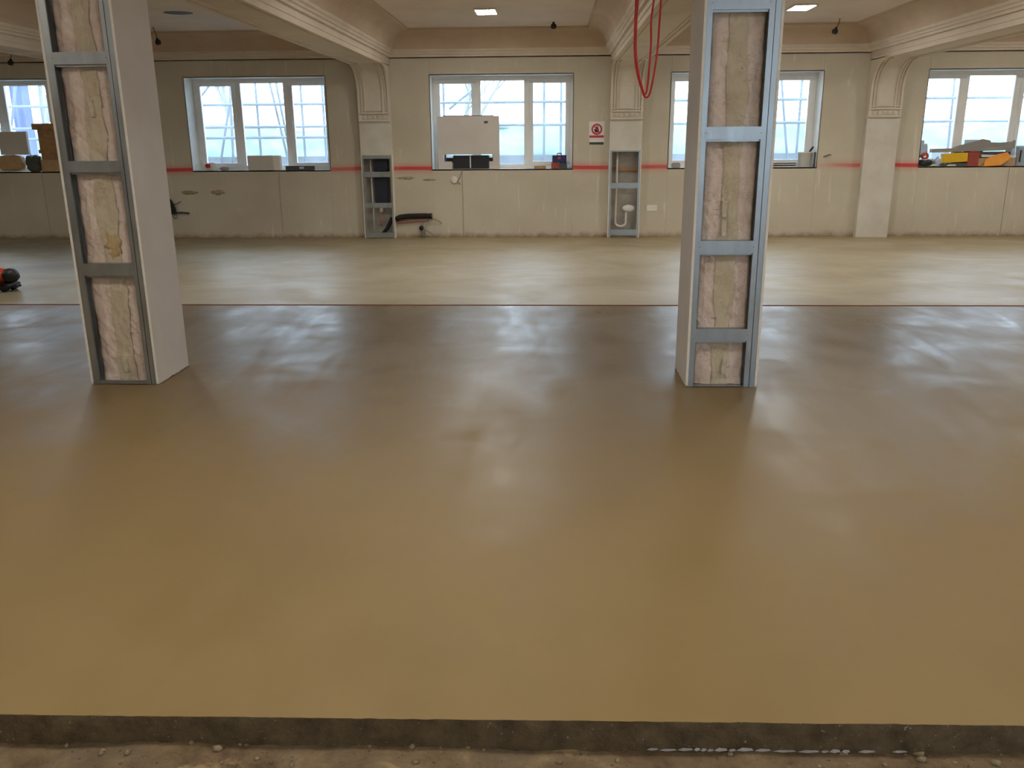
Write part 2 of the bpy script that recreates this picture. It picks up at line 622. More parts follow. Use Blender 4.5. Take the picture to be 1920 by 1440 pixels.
# ------------------------------------------------------------------ window wall: masonry, plasterboards
wb = MB()
YM0, YM1 = YW + 0.12, YW + 0.52
xs = [XL - 0.3] + [v for p in WIN for v in p] + [XR + 0.3]
wb.box(XL - 0.3, XR + 0.3, YM0, YM1, -0.3, WZ0 - 0.02)
wb.box(XL - 0.3, XR + 0.3, YM0, YM1, WZ1 + 0.012, 4.2)
for i in range(0, len(xs), 2):
    a = xs[i] if i == 0 else xs[i] + 0.012
    b = xs[i + 1] if i + 1 == len(xs) - 1 else xs[i + 1] - 0.012
    wb.box(a, b, YM0, YM1, WZ0 - 0.02, WZ1 + 0.012)
wall = struct(wb.build('wall_back', 'brick'))
ZT = 2.912
GAP = 0.002
for (b0, b1), (w0, w1) in zip(BAYS, WIN):
    T0, T1 = YW, YW + 0.0125
    bays = [(b0, w0, 0.004, ZT), (w1, b1, 0.004, ZT), (w0, w1, WZ1, ZT)]
    mid = -1.52 if b0 == -2.68 else w0 + 0.62 * (w1 - w0)
    bays += [(w0, mid, 0.004, WZ0), (mid + 0.004, w1, 0.004, WZ0)]
    for (x0, x1, z0, z1) in bays:
        MB().box(x0 + GAP / 2, x1 - GAP / 2, T0, T1, z0, z1).build('plasterboard', 'wall', wall)

for px, py, rx_, rz_, nm in ((355, 361, 0.13, 0.03, 'smear'), (409, 361, 0.11, 0.035, 'smear'), (762, 334, 0.13, 0.02, 'smear'), (806, 337, 0.10, 0.014, 'smear')):
    q_ = at(px, py, YW)
    MB().blob(q_, (rx_, 0.0018, rz_), 0.8, px, 30, 16, 3).build('dirt_smear', nm, wall)

# side walls and the wall behind the photographer, with its own windows
wl = MB().box(XL - 0.3, XL, YB - .3, YW + 0.1, -0.2, 4.0)
struct(wl.build('wall_left', 'wall'))
wr = MB().box(XR, XR + 0.3, YB - .3, YW + 0.1, -0.2, 4.0)
struct(wr.build('wall_right', 'wall'))
BWIN = [(1.2, 3.9), (5.4, 8.3)]
wf = MB()
xb = [XL] + [v for p in BWIN for v in p] + [XR]
wf.box(XL, XR, YB - 0.4, YB, -0.2, 1.1)
wf.box(XL, XR, YB - 0.4, YB, 2.65, 4.0)
for i in range(0, len(xb), 2):
    wf.box(xb[i], xb[i + 1], YB - 0.4, YB, 1.1, 2.65)
struct(wf.build('wall_front', 'wall'))


# ------------------------------------------------------------------ windows
def window(i, x0, x1, yface, sgn, z0, z1):
    """sgn +1: the outside lies towards +Y"""
    wd = struct(empty('window_%d' % i, ((x0 + x1) / 2, yface + sgn * 0.3, z0)))

    def B(mb, xa, xb_, d0, d1, za, zb):
        ya, yb = yface + sgn * d0, yface + sgn * d1
        mb.box(xa, xb_, min(ya, yb), max(ya, yb), za, zb)
        return mb
    t = 0.012
    B(MB(), x0 - t, x0, 0.0, 0.42, z0, z1).build('side_reveal', 'reveal', wd)
    B(MB(), x1, x1 + t, 0.0, 0.42, z0, z1).build('side_reveal', 'reveal', wd)
    B(MB(), x0 - t, x1 + t, 0.0, 0.42, z1, z1 + t).build('top_reveal', 'reveal', wd)
    B(MB(), x0 - t, x1 + t, 0.0, 0.42, z0 - 0.02, z0).build('sill_board', 'reveal', wd)
    W_ = x1 - x0
    k = W_ / 2.37
    d0, d1 = 0.36, 0.43

    def ring(mb, xa, xb_, za, zb, b, da, db, bz=None):
        ya, yb = sorted((yface + sgn * da, yface + sgn * db))
        return mb.ring(xa, xb_, za, zb, b, ya, yb, bz)
    ring(MB(), x0, x1, z0, z1, 0.052, d0, d1).build('frame', 'pvc', wd, bevel=0.004)
    m1, m2 = x0 + 0.75 * k, x0 + 1.61 * k
    for m_ in (m1, m2):
        B(MB(), m_ - 0.03, m_ + 0.03, d0, d1, z0 + 0.05, z1 - 0.05).build('mullion', 'pvc', wd, bevel=0.004)
    for (a, b, hx) in ((x0 + 0.05, m1 - 0.03, m1 - 0.03 - 0.035), (m2 + 0.03, x1 - 0.05, m2 + 0.03 + 0.035)):
        sh = ring(MB(), a, b, z0 + 0.05, z1 - 0.05, 0.066, d0 - 0.012, d1 - 0.012).build('sash', 'pvc', wd, bevel=0.006)
        B(MB(), a + 0.06, b - 0.06, d0 + 0.02, d0 + 0.026, z0 + 0.11, z1 - 0.11).build('pane', 'glass', sh)
        hz = z0 + 0.52 * (z1 - z0)
        hb = B(MB(), hx - 0.012, hx + 0.012, d0 - 0.03, d0 - 0.012, hz - 0.03, hz + 0.03)
        B(hb, hx - 0.009, hx + 0.009, d0 - 0.05, d0 - 0.03, hz - 0.11, hz + 0.012)
        hb.build('handle', 'pvc', sh, bevel=0.003)
    ring(MB(), m1 + 0.03, m2 - 0.03, z0 + 0.05, z1 - 0.05, 0.03, d0 + 0.004, d1 - 0.01, 0.022).build('glazing_bead', 'pvc', wd)
    B(MB(), m1 + 0.05, m2 - 0.05, d0 + 0.03, d0 + 0.036, z0 + 0.06, z1 - 0.06).build('pane', 'glass', wd)
    return wd


for i, (a, b) in enumerate(WIN):
    window(i + 1, a, b, YW, 1, WZ0, WZ1)
for i, (a, b) in enumerate(BWIN):
    window(i + 6, a, b, YB, -1, 1.1, 2.65)

# ------------------------------------------------------------------ ceiling: panels, coving, cornice, beams
ceil = struct(empty('ceiling', (0, 6, ZC)))
cm = MB().box(XL, XR, YB, YW + 0.12, ZC + 0.04, ZC + 0.3)
cm.build('slab', 'ceiling', ceil)
CORN = [(0.0, ZK), (0.036, ZK), (0.042, ZK + 0.030), (0.066, ZK + 0.040), (0.066, ZK + 0.066), (0.092, ZK + 0.082), (0.092, ZK + 0.112), (0.104, ZK + 0.118)]
COVE = [(0.104, ZK + 0.118)]
for i in range(1, 9):
    a = i / 8 * math.pi / 2
    COVE.append((0.104 + 0.262 * (1 - math.cos(a)), ZK + 0.118 + (ZC - 0.024 - ZK - 0.118) * math.sin(a)))
COVE += [(0.372, ZC - 0.030), (0.384, ZC - 0.030), (0.390, ZC - 0.012), (0.402, ZC - 0.012), (0.405, ZC)]


def ringloft(prof, x0, x1, y0, y1, smooth=False):
    mb = MB()
    vs = []
    for o_, z in prof:
        vs += [(x0 + o_, y0 + o_, z), (x1 - o_, y0 + o_, z), (x1 - o_, y1 - o_, z), (x0 + o_, y1 - o_, z)]
    fs = [(i * 4 + k, i * 4 + (k + 1) % 4, (i + 1) * 4 + (k + 1) % 4, (i + 1) * 4 + k) for i in range(len(prof) - 1) for k in range(4)]
    return mb.add(vs, fs, smooth)


YC0, YC1 = 5.52, 6.08
for (b0, b1) in BAYS:
    for (y0, y1) in ((YC1, YW), (YB, YC0)):
        ringloft([(-0.05, ZK)] + CORN, b0, b1, y0, y1).build('cornice', 'cornice', ceil)
        ringloft(COVE, b0, b1, y0, y1).build('coving', 'coving', ceil)
        MB().add([(b0 + .40, y0 + .40, ZC), (b1 - .40, y0 + .40, ZC), (b1 - .40, y1 - .40, ZC), (b0 + .40, y1 - .40, ZC)], [(0, 1, 2, 3)]).build('ceiling_panel', 'ceiling', ceil)
# beams
for (p0, p1) in PIL:
    bm_ = MB()
    bm_.box(p0, p1, YB, YW + 0.1, ZS, ZC + 0.05)
    for a, b, h in ((0.0, 0.05, 0.014), (0.075, 0.10, 0.010)):
        bm_.box(p0 + a, p0 + b, YB, 14.2, ZS - h, ZS)
        bm_.box(p1 - b, p1 - a, YB, 14.2, ZS - h, ZS)
    bm_.box(p0 - 0.012, p0, YB, YW, ZS + 0.05, ZS + 0.075)
    bm_.box(p1, p1 + 0.012, YB, YW, ZS + 0.05, ZS + 0.075)
    bm_.build('beam', 'cornice', ceil)
MB().box(XL, XR, YC0, YC1, ZS + 0.001, ZC + 0.05).build('cross_beam', 'cornice', ceil)
# dark fitting hole where one lamp is missing
c0 = at(335, 24, 12.48)
MB().add([(-5.15 + 0.20 * math.cos(a * math.pi / 12), 12.48 + 0.17 * math.sin(a * math.pi / 12), ZC - 0.002) for a in range(24)], [tuple(range(24))]).build('lamp_hole', 'black', ceil)


# ------------------------------------------------------------------ pilasters
PF = YW - 0.12      # front of the pilaster shafts
AR_Y, AR_Z = 14.20, 2.36
ARC = [(AR_Y + (PF - AR_Y) * math.sin(t * math.pi / 20), AR_Z + (ZS - AR_Z) * (1 - (1 - math.cos(t * math.pi / 20)))) for t in range(0, 11)]
# ARC runs from (AR_Y, ZS) on the soffit down to (PF, AR_Z) on the shaft


def arcpath(z_low):
    return [(PF, z_low)] + [p for p in reversed(ARC)]


def normal2(path, i):
    a = Vector(path[max(i - 1, 0)])
    b = Vector(path[min(i + 1, len(path) - 1)])
    d = (b - a).normalized()
    return Vector((-d.y, d.x))


def strip_on(mb, path, xa, xb, h):
    """moulding strip of height h lying on the pilaster front along the (y, z) path"""
    vs = []
    for i, (y, z) in enumerate(path):
        nn = normal2(path, i)
        o_ = (y + nn.x * h, z + nn.y * h)
        vs += [(xa, y, z), (xa, o_[0], o_[1]), (xb, o_[0], o_[1]), (xb, y, z)]
    n = len(path)
    fs = [(i * 4 + k, i * 4 + k + 1, (i + 1) * 4 + k + 1, (i + 1) * 4 + k) for i in range(n - 1) for k in range(3)]
    fs += [(0, 1, 2, 3), tuple((n - 1) * 4 + k for k in range(4))]
    mb.add(vs, fs)


LBL = {0: 'cream plaster pilaster and bracket between the windows with stacked offcuts and crumpled packet',
       1: 'pilaster with open steel framed base holding dark board and black hose',
       2: 'pilaster with open steel framed base holding a white looped pipe',
       3: 'solid plaster pilaster with moulded bracket beside the cluttered sill'}
BASE_Z = {0: 0.0, 1: 1.385, 2: 1.435, 3: 0.0}
for i, (p0, p1) in enumerate(PIL):
    p = tag(empty('pilaster', ((p0 + p1) / 2, PF, 0)), LBL[i], 'pilaster', 'pilasters along the window wall')
    zb = BASE_Z[i]
    prof = [(YW + 0.12, zb), (PF, zb)] + list(reversed(ARC)) + [(YW + 0.12, ZS)]
    zcut = 1.93
    MB().prism([(YW + 0.001, zb), (PF, zb), (PF, zcut), (YW + 0.001, zcut)], 0, p0, p1).build('shaft', 'skim', p)
    body = MB()
    body.prism([(YW + 0.001, zcut), (PF - 0.006, zcut), (PF - 0.006, AR_Z)] + [(y - 0.006, z) for y, z in list(reversed(ARC))[1:]] + [(AR_Y - 0.006, ZS + 0.01), (YW + 0.001, ZS + 0.01)], 0, p0, p1)
    body.build('bracket', 'plaster', p)
    mo = MB()
    pf = [(y - 0.006, z) for y, z in arcpath(2.06)]
    for a, b, h in ((0.0, 0.035, 0.028), (0.055, 0.075, 0.018), (0.105, 0.125, 0.024)):
        strip_on(mo, pf, p0 + a, p0 + b, h)
        strip_on(mo, pf, p1 - b, p1 - a, h)
    y1_, = (PF - 0.006,)
    mo.box(p0, p1, y1_ - 0.034, y1_, 2.045, 2.065)
    mo.box(p0 + 0.03, p1 - 0.03, y1_ - 0.024, y1_, 2.09, 2.105)
    mo.box(p0, p1, y1_ - 0.036, y1_, 1.925, 1.945)
    mo.box(p0, p0 + 0.035, y1_ - 0.014, y1_, 1.945, 2.045)
    mo.box(p1 - 0.035, p1, y1_ - 0.014, y1_, 1.945, 2.045)
    for k in range(5):
        xx = p0 + 0.10 + k * (p1 - p0 - 0.2) / 4
        mo.box(xx - 0.022, xx + 0.022, y1_ - 0.024, y1_, 1.97, 2.02)
    mo.build('moulding', 'plaster', p, bevel=0.003)
    if zb:
        # steel framed opening at the foot
        for s_, xx in ((1, p0), (-1, p1)):
            a, b = sorted((xx, xx + s_ * 0.0125))
            MB().box(a, b, PF, YW + 0.001, 0.004, zb).build('side_board', 'boardedge', p)
            a, b = sorted((xx + s_ * 0.0125, xx + s_ * 0.045))
            c_ = MB().box(a, b, PF, PF + 0.0015, 0.004, zb)
            a2, b2 = sorted((xx + s_ * 0.0125, xx + s_ * 0.0145))
            c_.box(a2, b2, PF, PF + 0.07, 0.004, zb)
            c_.build('stud', 'steel', p)
        zs = ((1.025, 1.115), (0.515, 0.60), (0.012, 0.10), (zb - 0.06, zb)) if i == 1 else ((0.82, 0.91), (0.045, 0.14), (zb - 0.022, zb))
        for (za, zb2) in zs:
            g = MB().box(p0 + 0.02, p1 - 0.02, PF + 0.002, PF + 0.004, za, zb2)
            g.box(p0 + 0.02, p1 - 0.02, PF + 0.002, PF + 0.06, za, za + 0.002)
            g.build('noggin', 'steel', p)

# what stands in the two open pilaster feet
p0, p1 = PIL[1]
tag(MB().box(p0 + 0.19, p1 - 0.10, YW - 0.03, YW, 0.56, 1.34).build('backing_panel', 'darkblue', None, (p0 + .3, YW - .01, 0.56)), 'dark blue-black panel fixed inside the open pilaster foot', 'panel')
tag(MB().tube([(p0 + 0.14, YW + 0.03, 0.004), (p0 + 0.13, YW + 0.03, 1.385)], 0.016, 10).build('service_pipe', 'pipe', None, (p0 + .14, YW + .03, 0.004)), 'thin straight white pipe rising beside the dark panel', 'pipe')
tag(MB().tube([(p0 + 0.10, YW - .03, 0.05), (p0 + 0.2, YW - .04, 0.045), (p0 + 0.30, YW - .05, 0.07), (p0 + 0.38, YW - .05, 0.16), (p0 + 0.44, YW - .03, 0.28), (p0 + 0.47, YW - .01, 0.34)], 0.034, 10).build('flexible_hose', 'blackrub', None, (p0 + .1, YW - .03, 0.004)), 'thick black flexible hose curling at the foot of the pilaster', 'hose')
v_ = empty('valve', (p0 + 0.30, YW, 0.25))
MB().tube([(p0 + 0.27, YW + .01, 0.20), (p0 + 0.27, YW + .01, 0.47)], 0.022, 10).build('pipe_body', 'pinkpipe', v_)
MB().lathe([(0.0, 0.06), (0.035, 0.06), (0.035, -0.03), (0.0, -0.03)], (p0 + 0.28, YW, 0.47), 12).build('cap', 'pipe', v_)
tag(v_, 'short pinkish pipe stub with white cap above the black hose', 'pipe')
p0, p1 = PIL[2]
up_ = empty('looped_pipe', (p0 + 0.12, YW + 0.02, 0.004))
pts = [(p0 + 0.145, YW + .02, 1.41), (p0 + 0.14, YW + .02, 0.80), (p0 + 0.135, YW + .02, 0.32)]
for t in range(0, 9):
    a = math.pi + t * math.pi / 8
    pts.append((p0 + 0.225 + 0.09 * math.cos(a), YW + .02 - 0.02 * t / 8, 0.25 + 0.07 * math.sin(a)))
pts += [(p0 + 0.315, YW, 0.40), (p0 + 0.325, YW - .01, 0.47)]
MB().tube(pts, 0.021, 10).build('pipe_run', 'pipe', up_)
MB().blob((p0 + 0.35, YW - 0.03, 0.485), (0.105, 0.04, 0.062), 0.08, 3).build('oval_cap', 'white', up_)
tag(up_, 'white pipe bent into a U with an oval white cap', 'pipe')
tag(MB().box(p0 + 0.03, p1 - 0.03, YW + 0.07, YW + 0.10, 1.10, 1.16).build('timber_rail', 'wood', None, (p0 + .25, YW + .08, 1.1)), 'brown timber rail behind the white pipe in the open pilaster foot', 'rail')


# ------------------------------------------------------------------ the two boxed-in columns
def column(x0, x1, y0, y1, nogs, label, right_double):
    c = tag(empty('boxed_column', ((x0 + x1) / 2, y0, 0)), label, 'column', 'half boxed columns standing in the screed')
    H = ZS
    t = 0.016
    for xa, nm in ((x0, 'l'), (x1 - t, 'r')):
        b_ = MB()
        # board with a slightly ragged bottom
        nn = 14
        vs, fs = [], []
        for k in range(nn + 1):
            yy = y0 + (y1 - y0) * k / nn
            zz = 0.002 + 0.012 * abs(noise.noise(Vector((xa * 3, yy * 14, 0))))
            vs += [(xa, yy, zz), (xa + t, yy, zz), (xa + t, yy, H), (xa, yy, H)]
        for k in range(nn):
            for q in range(4):
                fs.append((k * 4 + q, k * 4 + (q + 1) % 4, k * 4 + 4 + (q + 1) % 4, k * 4 + 4 + q))
        fs += [(0, 1, 2, 3), tuple(nn * 4 + q for q in range(4))]
        b_.add(vs, fs)
        sb = b_.build('side_board', 'board', c)
        MB().box(xa, xa + t, y0 - 0.0015, y0 - 0.0002, 0.016, H).build('cut_edge', 'boardedge', sb)
    MB().box(x0 + t, x1 - t, y1 - t, y1, 0.01, H).build('back_board', 'board', c)

    def stud(xweb, sgn, width, nm='stud'):
        """C section, web at xweb, opening towards sgn, front flange at y0"""
        g = MB()
        th = 0.0012
        D = 0.062

        def bx(xa, xb, ya, yb):
            a, b = sorted((xa, xb))
            g.box(a, b, ya, yb, 0.004, H)
        bx(xweb, xweb + sgn * th, y0, y0 + D)
        bx(xweb, xweb + sgn * width, y0, y0 + th)
        bx(xweb, xweb + sgn * width, y0 + D - th, y0 + D)
        bx(xweb + sgn * (width - th), xweb + sgn * width, y0, y0 + 0.008)
        bx(xweb + sgn * (width - th), xweb + sgn * width, y0 + D - 0.008, y0 + D)
        return g.build(nm, 'steel', c)
    if right_double:
        stud(x0 + t, 1, 0.036)
        stud(x1 - t, -1, 0.036)
        stud(x1 - t - 0.0375, -1, 0.036)
        xi0, xi1 = x0 + t + 0.036, x1 - t - 0.0735
    else:
        stud(x0 + t, 1, 0.046)
        stud(x1 - t, -1, 0.034)
        stud(x1 - t - 0.0355, -1, 0.028)
        xi0, xi1 = x0 + t + 0.046, x1 - t - 0.0635
    for (za, zb) in nogs:
        g = MB()
        th = 0.0014
        e = 0.012
        g.box(xi0 - e, xi1 + e, y0 - th, y0, za, zb)                 # face
        g.box(xi0, xi1, y0, y0 + 0.05, za, za + th)                 # lower leg
        g.box(xi0, xi1, y0, y0 + 0.05, zb - th, zb)                 # upper leg
        g.box(xi0, xi1, y0 + 0.014, y0 + 0.016, za - 0.014, za)     # lip seen below
        nog = g.build('noggin', 'steel', c)
        for xx in (xi0 - 0.004, xi1 + 0.004):
            MB().lathe([(0.0, 0.0), (0.0035, 0.0), (0.0035, 0.002), (0.0, 0.003)], (0, 0, 0), 8, rot((xx, y0 - th - 0.0005, (za + zb) / 2), rx=90)).build('rivet', 'steel', nog)
    # base track
    MB().box(x0 + t, x1 - t, y0 + 0.002, y0 + 0.055, 0.002, 0.0045).box(x0 + t + .03, xi1, y0 + 0.002, y0 + 0.0035, 0.002, 0.03 if not right_double else 0.008).build('base_track', 'steel', c)
    # rough rendered core
    yc = y0 + 0.062
    cx0, cx1 = x0 + t + 0.028, x1 - t - (0.060 if right_double else 0.028)
    mid0 = cx0 + (cx1 - cx0) * 0.37
    mid1 = cx0 + (cx1 - cx0) * 0.68
    sd = x0 * 7.3

    def fn(xa, xb, base_y, amp, roundl, roundr):
        def f_(u, v):
            z = 0.004 + (H - 0.004) * v
            wob = 0.022 * noise.fractal(Vector((sd, z * 4.5, 3.7)), 0.8, 2.1, 4)
            wob2 = 0.022 * noise.fractal(Vector((sd, z * 4.1, 9.7)), 0.8, 2.1, 4)
            xa_ = xa + (0 if roundl else (wob if not roundr else wob2))
            xb_ = xb + (0 if roundr else (wob2 if not roundl else wob))
            x = xa_ + (xb_ - xa_) * u
            p = Vector((x * 14 + sd, z * 9, 1.3))
            yy = base_y + amp * noise.fractal(p, 0.85, 2.1, 5) + (0.005 * noise.noise(Vector((x * 9 + sd, z * 34 + x * 40, 4.4))) if (roundl or roundr) else 0.0) + 0.006 * noise.noise(Vector((x * 5, z * 2.2, sd)))
            if roundl:
                yy += 0.03 * max(0.0, 1 - u / 0.25) ** 2
            if roundr:
                yy += 0.03 * max(0.0, (u - 0.75) / 0.25) ** 2
            return (x, max(yy, y0 + 0.05), z)
        return f_
    for (xa, xb, nm, by, mt, rl, rr) in ((cx0, mid0 + .002, 'render_panel', yc + 0.004, 'pink', 1, 0), (mid0, mid1, 'render_strip', yc - 0.004, 'green', 0, 0), (mid1 - .002, cx1, 'render_panel', yc + 0.004, 'pink', 0, 1)):
        g = MB()
        g.grid(fn(xa, xb, by, 0.011, rl, rr), 18, 340)
        g.box(xa, xb, yc + 0.04, y1 - 0.06, 0.004, H)
        g.build(nm, mt, c)
    return c


lc = column(-3.175, -2.70, 5.545, 6.05, ((2.08, 2.152), (1.425, 1.495), (0.755, 0.835)), 'boxed column with grey studs and warm pink core beside the missing ceiling lamp', False)
rc = column(0.905, 1.378, 5.56, 6.06, ((2.345, 2.42), (1.60, 1.675), (0.897, 0.975), (0.318, 0.398)), 'boxed column with bluish steel studs below the hanging red cables', True)


# bent metal ties and one broken patch on the rendered cores
for c_, px, py, tilt in ((lc, 172, 204, -6), (lc, 236, 684, -5), (rc, 1358, 392, 3), (rc, 1357, 428, 1), (rc, 1357, 688, 8)):
    q_ = at(px, py, 5.592 if c_ is lc else 5.607)
    MB().box(-0.016, 0.016, -0.004, 0.012, -0.05, 0.05, rot(q_, rx=5, ry=tilt)).box(-0.012, 0.014, -0.012, -0.003, -0.05, -0.02, rot(q_, ry=tilt)).build('wall_tie', 'tie', c_, bevel=.002)
q_ = at(214, 466, 5.612)
MB().blob(q_, (0.055, 0.018, 0.10), 0.45, 31, 36, 24, 3).build('broken_patch', mat_pink('broken_render', (172, 140, 92), (206, 180, 132), (70, 48, 32)), lc)

# ------------------------------------------------------------------ ceiling lamps
def lamp(x, y, label, z=ZC):
    r_ = tag(empty('ceiling_light', (x, y, z)), label, 'light', 'flat panel lamps in the ceiling bays')
    a, b = 0.135, 0.23
    fr = MB()
    fr.box(x - a - .02, x + a + .02, y - b - .02, y - b, z - 0.022, z)
    fr.box(x - a - .02, x + a + .02, y + b, y + b + .02, z - 0.022, z)
    fr.box(x - a - .02, x - a, y - b, y + b, z - 0.022, z)
    fr.box(x + a, x + a + .02, y - b, y + b, z - 0.022, z)
    fr.build('frame', 'white', r_)
    MB().box(x - a, x + a, y - b, y + b, z - 0.018, z - 0.004).build('diffuser', 'lamp', r_)
    return r_


lamp(-0.92, 12.70, 'lit panel lamp in the bay of the window with the tall cream board')
lamp(3.38, 12.73, 'lit panel lamp in the bay of the window with the white bucket')
lamp(7.30, 12.70, 'lit panel lamp in the bay of the window with the yellow carton')
lamp(-9.4, 9.6, 'added lit panel lamp, out of view beyond the grey stud column')  # added out of frame to brighten the left bays
for xx, nm in ((-5.0, 'unseen, in line with the missing lamp'), (-0.9, 'in line with the tall cream board'), (3.5, 'in line with the white bucket'), (7.3, 'in line with the yellow carton')):
    lamp(xx, 9.6, 'lit panel lamp of the second row, ' + nm)  # the leftmost of these is added to lift the dim left bay
    for yy in (3.2, -1.0):
        lamp(xx, yy, ('lit panel lamp above the screed edge, ' if yy > 0 else 'lit panel lamp above the rough concrete, ') + nm)


# ------------------------------------------------------------------ bare lampholders on their cords
def pendant(pa, pb, label, z_top=None):
    a, b = Vector(pa), Vector(pb)
    r_ = tag(empty('pendant_lampholder', tuple(a)), label, 'lampholder', 'bare lampholders hanging by the window wall')
    d = (b - a)
    L = d.length
    dn = d.normalized()
    mid = a + d * 0.5 + Vector((0.012, 0, 0))
    MB().tube([a, mid, b - dn * 0.05], 0.0055, 6).build('cord', 'black', r_)
    q = dn.to_track_quat('-Z', 'Y').to_matrix().to_4x4()
    prof = [(0.0, 0.055), (0.014, 0.055), (0.020, 0.03), (0.040, 0.018), (0.046, -0.012), (0.040, -0.035), (0.028, -0.044), (0.0, -0.044)]
    MB().lathe(prof, (0, 0, 0), 14, Matrix.Translation(b) @ q).build('lampholder', 'black', r_)
    return r_


pendant((0.014, 13.95, ZC + .002), (0.014, 13.95, 3.275), 'black lampholder tight to the ceiling above the no entry sign')
pendant((4.30, 14.0, ZC + .002), (4.244, 14.0, 3.155), 'black lampholder on a slanting cord above the white bucket window')
pendant((-6.16, 13.9, ZC + .002), (-6.105, 13.9, 3.115), 'black lampholder hanging above the window with the crumpled packet')
pendant((-8.40, 13.9, ZC + .002), (-8.497, 13.9, 2.842), 'black lampholder hanging above the window with stacked offcuts')

# ------------------------------------------------------------------ red cables looped from the ceiling
YCB = 7.5


def cab(name, pix, r, label, topx, dy=0.0):
    pts = [Vector((topx, YCB + dy, 3.20))] + [at(px, py, YCB + dy) for px, py in pix]
    fine = []
    n = len(pts)
    for i in range(n - 1):
        p_0, p_1, p_2, p_3 = pts[max(i - 1, 0)], pts[i], pts[i + 1], pts[min(i + 2, n - 1)]
        for k in range(8):
            t = k / 8
            fine.append(0.5 * ((2 * p_1) + (p_2 - p_0) * t + (2 * p_0 - 5 * p_1 + 4 * p_2 - p_3) * t * t + (3 * p_1 - p_0 - 3 * p_2 + p_3) * t ** 3))
    fine.append(pts[-1])
    tag(MB().tube(fine, r, 8).build(name, 'red', None, tuple(pts[0])), label, 'cable', 'red cables hanging beside the boxed column')


cab('red_cable', [(1196, 0), (1193, 50), (1192.5, 95), (1196, 130), (1203, 160), (1208.5, 176), (1213, 168), (1217, 130), (1220.5, 85), (1221, 40), (1226, 0), (1230, -30)], 0.0085, 'red cable whose loop folds into the narrower inner strand', 0.70)
cab('red_cable', [(1192.5, 0), (1190.5, 50), (1190, 95), (1193.5, 130), (1201, 160), (1209, 181), (1217, 178), (1224, 150), (1232, 100), (1236, 50), (1239, 0), (1240, -30)], 0.0085, 'red cable whose loop hangs lowest and swings out widest', 0.68, 0.03)

# ------------------------------------------------------------------ things on the wall
sg = empty('warning_sign', (0.74, YW, 1.52))
MB().box(0.612, 0.868, YW - 0.006, YW - 0.0005, 1.625, 1.90).box(0.622, 0.868, YW - 0.006, YW - 0.0005, 1.525, 1.622).build('panel', 'signwhite', sg)
cxs, czs = 0.742, 1.775
ringm = MB()
n = 28
vs = []
for k in range(n):
    a = 2 * math.pi * k / n
    for rr in (0.090, 0.062):
        for yy in (YW - 0.0075, YW - 0.006):
            vs.append((cxs + rr * math.cos(a), yy, czs + rr * math.sin(a)))
fs = []
for k in range(n):
    a, b = k * 4, ((k + 1) % n) * 4
    fs += [(a, b, b + 2, a + 2), (a, a + 1, b + 1, b), (a + 2, b + 2, b + 3, a + 3)]
ringm.add(vs, fs)
ringm.box(-0.072, 0.072, -0.0012, 0.0012, -0.008, 0.008, rot((cxs, YW - 0.0068, czs), ry=45))
ringm.build('prohibition_ring', 'signred', sg)
fg = MB()
fg.prism([(-0.030, -0.050), (0.030, -0.050), (0.034, 0.0), (0.030, 0.012), (0.024, 0.0), (0.022, 0.045), (0.012, 0.048), (0.010, 0.01), (0.006, 0.054), (-0.006, 0.054), (-0.010, 0.01), (-0.014, 0.048), (-0.024, 0.042), (-0.024, 0.0), (-0.042, 0.012), (-0.046, 0.002)], 1, -0.0006, 0.0006, rot((cxs, YW - 0.0066, czs)))
fg.build('raised_hand_symbol', 'black', sg)
MB().box(0.620, 0.862, YW - 0.0075, YW - 0.005, 1.642, 1.678).build('red_band', 'signred', sg)
MB().box(0.622, 0.860, YW - 0.0075, YW - 0.005, 1.530, 1.570).build('dark_band', 'darkgrey', sg)
tag(sg, 'white prohibition notice with red ring and dark band on the wall', 'sign')

sk = empty('junction_box', (-1.655, YW, 0.97))
MB().lathe([(0.0, 0.0), (0.062, 0.0), (0.062, 0.02), (0.056, 0.026), (0.0, 0.026)], (0, 0, 0), 8, rot((-1.655, YW, 0.972), rx=90)).build('lid', 'white', sk)
MB().tube([(-1.52, YW - 0.006, 1.12), (-1.535, YW - 0.008, 1.06), (-1.575, YW - 0.012, 0.985), (-1.60, YW - 0.014, 0.95), (-1.56, YW - 0.012, 0.905), (-1.545, YW - 0.006, 0.90)], 0.004, 6).build('cord', 'darkgrey', sk)
tag(sk, 'eight-sided white junction box with loose cord below the tall cream board', 'junction box')
sw = empty('blank_plate', (1.696, YW, 0.435))
MB().box(1.606, 1.786, YW - 0.009, YW, 0.437, 0.540).build('cover', 'white', sw, bevel=0.004)
for xx in (1.636, 1.756):
    MB().lathe([(0.0, 0.0), (0.005, 0.0), (0.005, 0.002), (0.0, 0.002)], (0, 0, 0), 8, rot((xx, YW - 0.009, 0.489), rx=90)).build('screw', 'steel', sw)
tag(sw, 'white double blank plate on the wall beside the looped pipe pilaster', 'socket')

